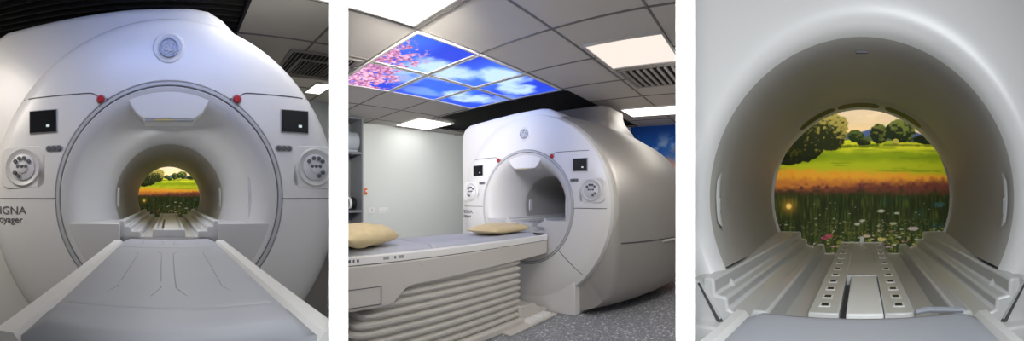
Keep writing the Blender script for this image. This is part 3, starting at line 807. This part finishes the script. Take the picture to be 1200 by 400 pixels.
# ------------------------------------------------------------------ right bay: close look into a bore
def build_close():
    a = ZC; Z = lambda z: a+z
    root = thing('mri_scanner', B3, 0, .82, 0, 'scanner seen close up, its wide bore framing the big flower meadow', 'MRI scanner')
    y0 = .82      # local zero
    Y = lambda d: d-y0
    # front cover with rounded mouth: square plate outside, lathe inside; local lattice blends circle -> rectangle
    prof = [(.374, .872), (.379, .856), (.388, .843), (.402, .834), (.422, .828)]
    n = 128; secs = []
    for r, d in prof: secs.append([(r*cos(2*PI*k/n), Y(d), Z(r*sin(2*PI*k/n))) for k in range(n)])
    def lim(c_, s_):
        # outline of the cover, from bore axis in direction (c,s): left kept short of the divider
        tx = .40/abs(c_) if c_ < 0 else .62/max(1e-6, c_)
        tz = .95/abs(s_) if abs(s_) > 1e-6 else 9
        return min(tx, tz)
    out = []; out2 = []; out3 = []
    for k in range(n):
        c_, s_ = cos(2*PI*k/n), sin(2*PI*k/n); t = max(lim(c_, s_), .0)
        r1 = min(max(.4221, .47), t); r2 = t
        secx = .4225
        out.append((min(secx+.03, max(t, .40))*c_ if c_ > -.9 else max(-.403, -(secx+.03))*1.0, Y(.824), Z((secx+.03)*s_)))
        out2.append((r2*c_, Y(.820), Z(r2*s_)))
    # keep the left edge short: clamp every x
    def clampx(q): return [(max(x, -.403-.0*z), y, z) for x, y, z in q]
    secs = [clampx(q) for q in secs+[out, out2]]
    build('front_cover', MB().loft(secs), 'white', root, angle=50)
    # bore
    Rb = lambda d: .366+(d-.95)*.1115
    pr = [(.3745, .871), (.370, .885), (.3675, .91)]+[(Rb(d), d) for d in np.linspace(.95, 1.93, 14)]+[(Rb(1.95), 1.95), (Rb(1.95)+.012, 1.965), (Rb(1.95)+.06, 1.97)]
    build('bore_liner', MB().lathe([(r, Y(d)) for r, d in pr], (0, 0, a), -PI*.153, PI*1.153, n=144), 'liner', root)
    # far rim with its three air slits
    rim = build('rear_rim', MB().loft([[(r*cos(t), Y(d), Z(r*sin(t))) for r, d in ((Rb(1.695), 1.695), (Rb(1.70)-.003*kk, 1.705), (Rb(1.945)+(.456-Rb(1.945))*kk, 1.945), (Rb(1.95)-.001, 1.95))] for t in np.linspace(PI*.10, PI*.90, 72) for kk in [min(1, 1.6*math.sin(PI*(t/PI-.10)/.8)**.7)]], closed=False), 'liner', root)
    for a0, a1 in ((.28, .419), (.441, .583), (.594, .733)):
        q = MB()
        secs = []
        for t in np.linspace(a0*PI, a1*PI, 18):
            rr0 = .4508; rr1 = .4532
            e = .5+.5*min(1, 9*min(t/PI-a0, a1-t/PI)/(a1-a0)); dm = (1.775+1.875)/2; dh = .05*e
            rq = lambda d: .4468+(d-1.705)*.0384-.0012
            secs.append([(rq(dm-dh)*cos(t), Y(dm-dh), Z(rq(dm-dh)*sin(t))), (rq(dm+dh)*cos(t), Y(dm+dh), Z(rq(dm+dh)*sin(t)))])
        q.loft(secs, closed=False)
        build('air_slit', q, 'dark', rim)
    for k in range(2):
        s = (-1, 1)[k]
        # oval grip panel on the bore wall
        q = []; ph0 = 0 if s > 0 else PI
        for d in np.linspace(.880, .912, 6):
            e = math.sqrt(max(0, 1-((d-.896)/.0162)**2))
            secx = []
            for zz in np.linspace(-.055*(.7+.3*e)-.02, .085*(.7+.3*e)-.02, 10):
                r = Rb(d)+.002-.006*e
                secx.append((s*math.sqrt(max(.0, r*r-zz*zz)), Y(d), Z(zz)))
            q.append(secx)
        g = build('side_grip', MB().loft(q, closed=False), 'rail', root)
        r = Rb(.896)-.0052
        build('grip_slot', MB().box(s*r-.002, s*r+.001, Y(.894), Y(.900), Z(-.05), Z(.0)), 'bezel', g)
    rl = Rb(.94)-.002
    build('bore_label', MB().box(-.015, .015, Y(.935), Y(.942), Z(rl-.0015), Z(rl+.004)), 'key', root)
    # stepped rails
    yA, yB = .765, 1.95
    RP = [(.374, -.30), (.374, -.178), (.318, -.178), (.316, -.214), (.287, -.217), (.285, -.243), (.238, -.262), (.232, -.240), (.196, -.240), (.188, -.29), (.20, -.32), (.36, -.32)]
    def rpoly(s, k, w=0.): return [(s*(x if x < .39 else x+w), Z(z)) for x, z in RP]
    for s in (-1, 1):
        mb = MB(); mb.prism([(s*min(x, .335), Z(z)) for x, z in RP], Y(yA), Y(.98))
        mb2 = MB().prism([(s*x, Z(z)) for x, z in RP], Y(.98), Y(yB))
        r_ = build('step_rail', MB().prism([(s*min(x, .345), Z(z)) for x, z in RP], Y(yA), Y(yB), polyb=[(s*(x+.06 if x > .36 else x), Z(z)) for x, z in RP]), 'rail', root, bevel=.006)
        # dark joint and end block outside the rail
        build('corner_block', MB().prism([(s*.371, Z(-.335)), (s*.371, Z(-.182)), (s*.352, Z(-.182)), (s*.300, Z(-.262)), (s*.300, Z(-.335))], Y(.752), Y(.83)), 'white2', root, bevel=.004)
        build('corner_joint', MB().prism([(s*.3515, Z(-.188)), (s*.3485, Z(-.188)), (s*.288, Z(-.282)), (s*.297, Z(-.282))], Y(.7505), Y(.82)), 'seam', root)
        build('sill_block', MB().box(min(s*.350, s*.27), max(s*.350, s*.27), Y(.715), Y(.76), Z(-.36), Z(-.268)), 'white', root, bevel=.006)
    build('bore_floor', MB().box(-.25, .25, Y(yA), Y(yB), Z(-.33), Z(-.288)), 'rail', root)
    tp = build('track_plate', MB().box(-.108, -.046, Y(.748), Y(yB+.01), Z(-.29), Z(-.231)).box(.046, .108, Y(.748), Y(yB+.01), Z(-.29), Z(-.231)).box(-.046, .046, Y(1.12), Y(yB+.01), Z(-.29), Z(-.231)), 'rail', root, bevel=.003)
    build('track_insert', MB().box(-.032, .044, Y(.75), Y(1.118), Z(-.28), Z(-.2325)), 'table', root, bevel=.004)
    build('track_recess', MB().box(-.046, .046, Y(.75), Y(1.12), Z(-.285), Z(-.26)), 'seam', root)
    for k in range(11):
        d = .79*(1.088**k)
        if d > 1.9: break
        for s in (-1, 1):
            p = build('slot_plate', MB().box(s*.079-.0125, s*.079+.0125, Y(d), Y(d)+.03, Z(-.2315), Z(-.2298)), 'table', tp, bevel=.001)
            build('plate_slot', MB().box(s*.079-.0075, s*.079+.0075, Y(d)+.006, Y(d)+.024, Z(-.231), Z(-.2292)), 'dark', tp)
    build('end_stop', MB().lathe([(.009, Z(-.231)), (.009, Z(-.205)), (.005, Z(-.2)), (0, Z(-.2))], (0, Y(1.93), 0), n=14, axis='z'), 'table', tp)
    # body behind the cover, open both ends
    hb = MB().lathe([(.40, Y(.86)), (.44, Y(.90)), (.50, Y(1.05)), (.56, Y(1.5)), (.60, Y(1.9)), (.58, Y(1.97)), (.47, Y(1.975))], (0, 0, a), n=96)
    build('outer_shell', hb, 'silver', root)
    build('support_pedestal', MB().box(-.33, .5, Y(.86), Y(1.9), 0, Z(-.42)), 'white2', root, bevel=.02)
    return root
build_close()
build_table(B3, 0, .742, .742-.523, ZC-.234, 'near end of a grey padded table in front of the right bore', hw=.262, padhw=.226, pads=[(-.218, -.022)], cut=[((cos(PA)*.006, -sin(PA)*.006, 0), inv(nR))], pedestal=False)
# loose strap end on the pad
o = build('pad_strap', MB().tube([(.105, .0, .004), (.13, .002, .007), (.165, -.002, .006), (.20, -.006, .004)], .006, 8), 'crease')
tag(o, 'short grey strap end lying on the pad edge by the track plate', 'strap'); put(o, B3, 0, .728, ZC-.234+.006)

# ------------------------------------------------------------------ lights
def area(name, fr, X, Y, z, sx, sy, power, col, target, spread=180):
    l = bpy.data.lights.new(name, 'AREA'); l.shape = 'RECTANGLE'; l.size = sx; l.size_y = sy; l.energy = power; l.color = col; l.spread = math.radians(spread)
    o = bpy.data.objects.new(name, l); COL.objects.link(o); o.location = fr.w(X, Y, z)
    t = Vector(fr.w(*target)); d = t-Vector(o.location); o.rotation_euler = d.to_track_quat('-Z', 'Y').to_euler()
    return o
def spot(name, loc, tgt, power, size, col=(1, 1, 1), rad=.03):
    l = bpy.data.lights.new(name, 'SPOT'); l.energy = power; l.spot_size = size; l.spot_blend = .6; l.color = col; l.shadow_soft_size = rad
    o = bpy.data.objects.new(name, l); COL.objects.link(o); o.location = loc
    o.rotation_euler = (Vector(tgt)-Vector(loc)).to_track_quat('-Z', 'Y').to_euler(); return o
for s in (-1, 1):  # added spots, out of view, that whiten the divider posts
    spot('divider_fill_spot', ray(s*PA, .28, 1.50), ray(s*PA, .47, 1.24), 2.4, math.radians(80), (1, 1, 1), .01)
    spot('divider_fill_spot', ray(s*PA, .28, .94), ray(s*PA, .47, 1.16), 2.4, math.radians(80), (1, 1, 1), .01)
# left bay
area('ceiling_lamp_left_bay', B1, -.1, 1.0, 2.3, .9, .5, 2.9, (1., .95, .88), (0, 1.7, .8), 140)
area('ceiling_lamp_left_side', B1, -1.6, 1.15, 2.2, .5, .5, 4.6, (1., .92, .82), (-1.15, 2.05, 1.45), 90)
area('sky_lamp_left_bay', B1, .1, 1.25, 2.32, 1.2, .5, 3.6, (.12, .30, 1.), (.1, 1.95, 2.0), 110)
area('bore_lamp_left', B1, 0, D1+.16, ZC+.395, .22, .04, 1.7, (.95, .97, 1.), (0, D1+.16, ZC-.2))
area('mural_fill_left', B1, 0, 3.98, ZC+.75, 1.0, .06, 16, (1, .95, .9), (0, 4.2, ZC))  # added strip, hidden from view, that brightens the meadow picture
# right bay
area('cover_fill_right_bay', B3, .17, -.12, 1.50, .3, .35, 5.0, (.90, .95, 1.), (-.25, .85, 1.0), 140)  # added light close to the eye, evens out the front cover
area('mural_fill_right', B3, 0, 2.0, ZC+.85, 1.2, .08, 9, (1, .95, .88), (0, 2.3, ZC+.05))  # unseen helper strip above, brightens the meadow picture
area('mural_fill_right_low', B3, 0, 2.0, ZC-.62, 1.2, .08, 3, (1, .98, .95), (0, 2.3, ZC-.15))  # second helper strip, from below, lifts the picture's lower part
# middle bay
area('fill_middle_bay', B2, 1.4, -2.2, 2.31, .6, .9, 12, (1, .97, .93), (0.2, -.7, .4), 120)  # added fill, kept out of view over the near end
area('fill_far', B2, 2.2, -.1, 2.31, .5, .9, 26, (1, .96, .92), (1.4, .9, 1.2))  # added fill off to the right, boosts the light panels' effect
area('wall_wash_fill', B2, 1.0, -2.2, 2.32, .4, .4, 38, (1, .955, .87), (-2.8, .9, 1.5), 65)  # added wall wash, placed out of view to brighten the grey wall
area('blue_fill_middle_bay', B2, 1.2, -1.9, 2.3, .5, .5, 3.4, (.10, .28, 1.), (0, 0, 1.95), 60)  # added blue light away from the sky panels, tints the scanner face
w = bpy.data.worlds.new('World'); sc.world = w; w.use_nodes = True
w.node_tree.nodes['Background'].inputs[0].default_value = (1., .97, .94, 1); w.node_tree.nodes['Background'].inputs[1].default_value = .2

# ------------------------------------------------------------------ camera: cylindrical, so that each bay is looked at straight
F = 440.
cd = bpy.data.cameras.new('camera'); cam = bpy.data.objects.new('camera', cd); COL.objects.link(cam)
cd.type = 'PANO'; cd.panorama_type = 'CENTRAL_CYLINDRICAL'
cd.central_cylindrical_range_u_min = -600/F; cd.central_cylindrical_range_u_max = 600/F
cd.central_cylindrical_range_v_min = -168/F; cd.central_cylindrical_range_v_max = 232/F
cd.central_cylindrical_radius = 1.0
cd.clip_start = .02
cam.location = (0, 0, ZC); cam.rotation_euler = (PI/2, 0, 0)
sc.camera = cam
sc.view_settings.view_transform = 'Standard'; sc.view_settings.look = 'None'; sc.view_settings.gamma = 1
sc.view_settings.use_curve_mapping = False; sc.view_settings.exposure = 0.
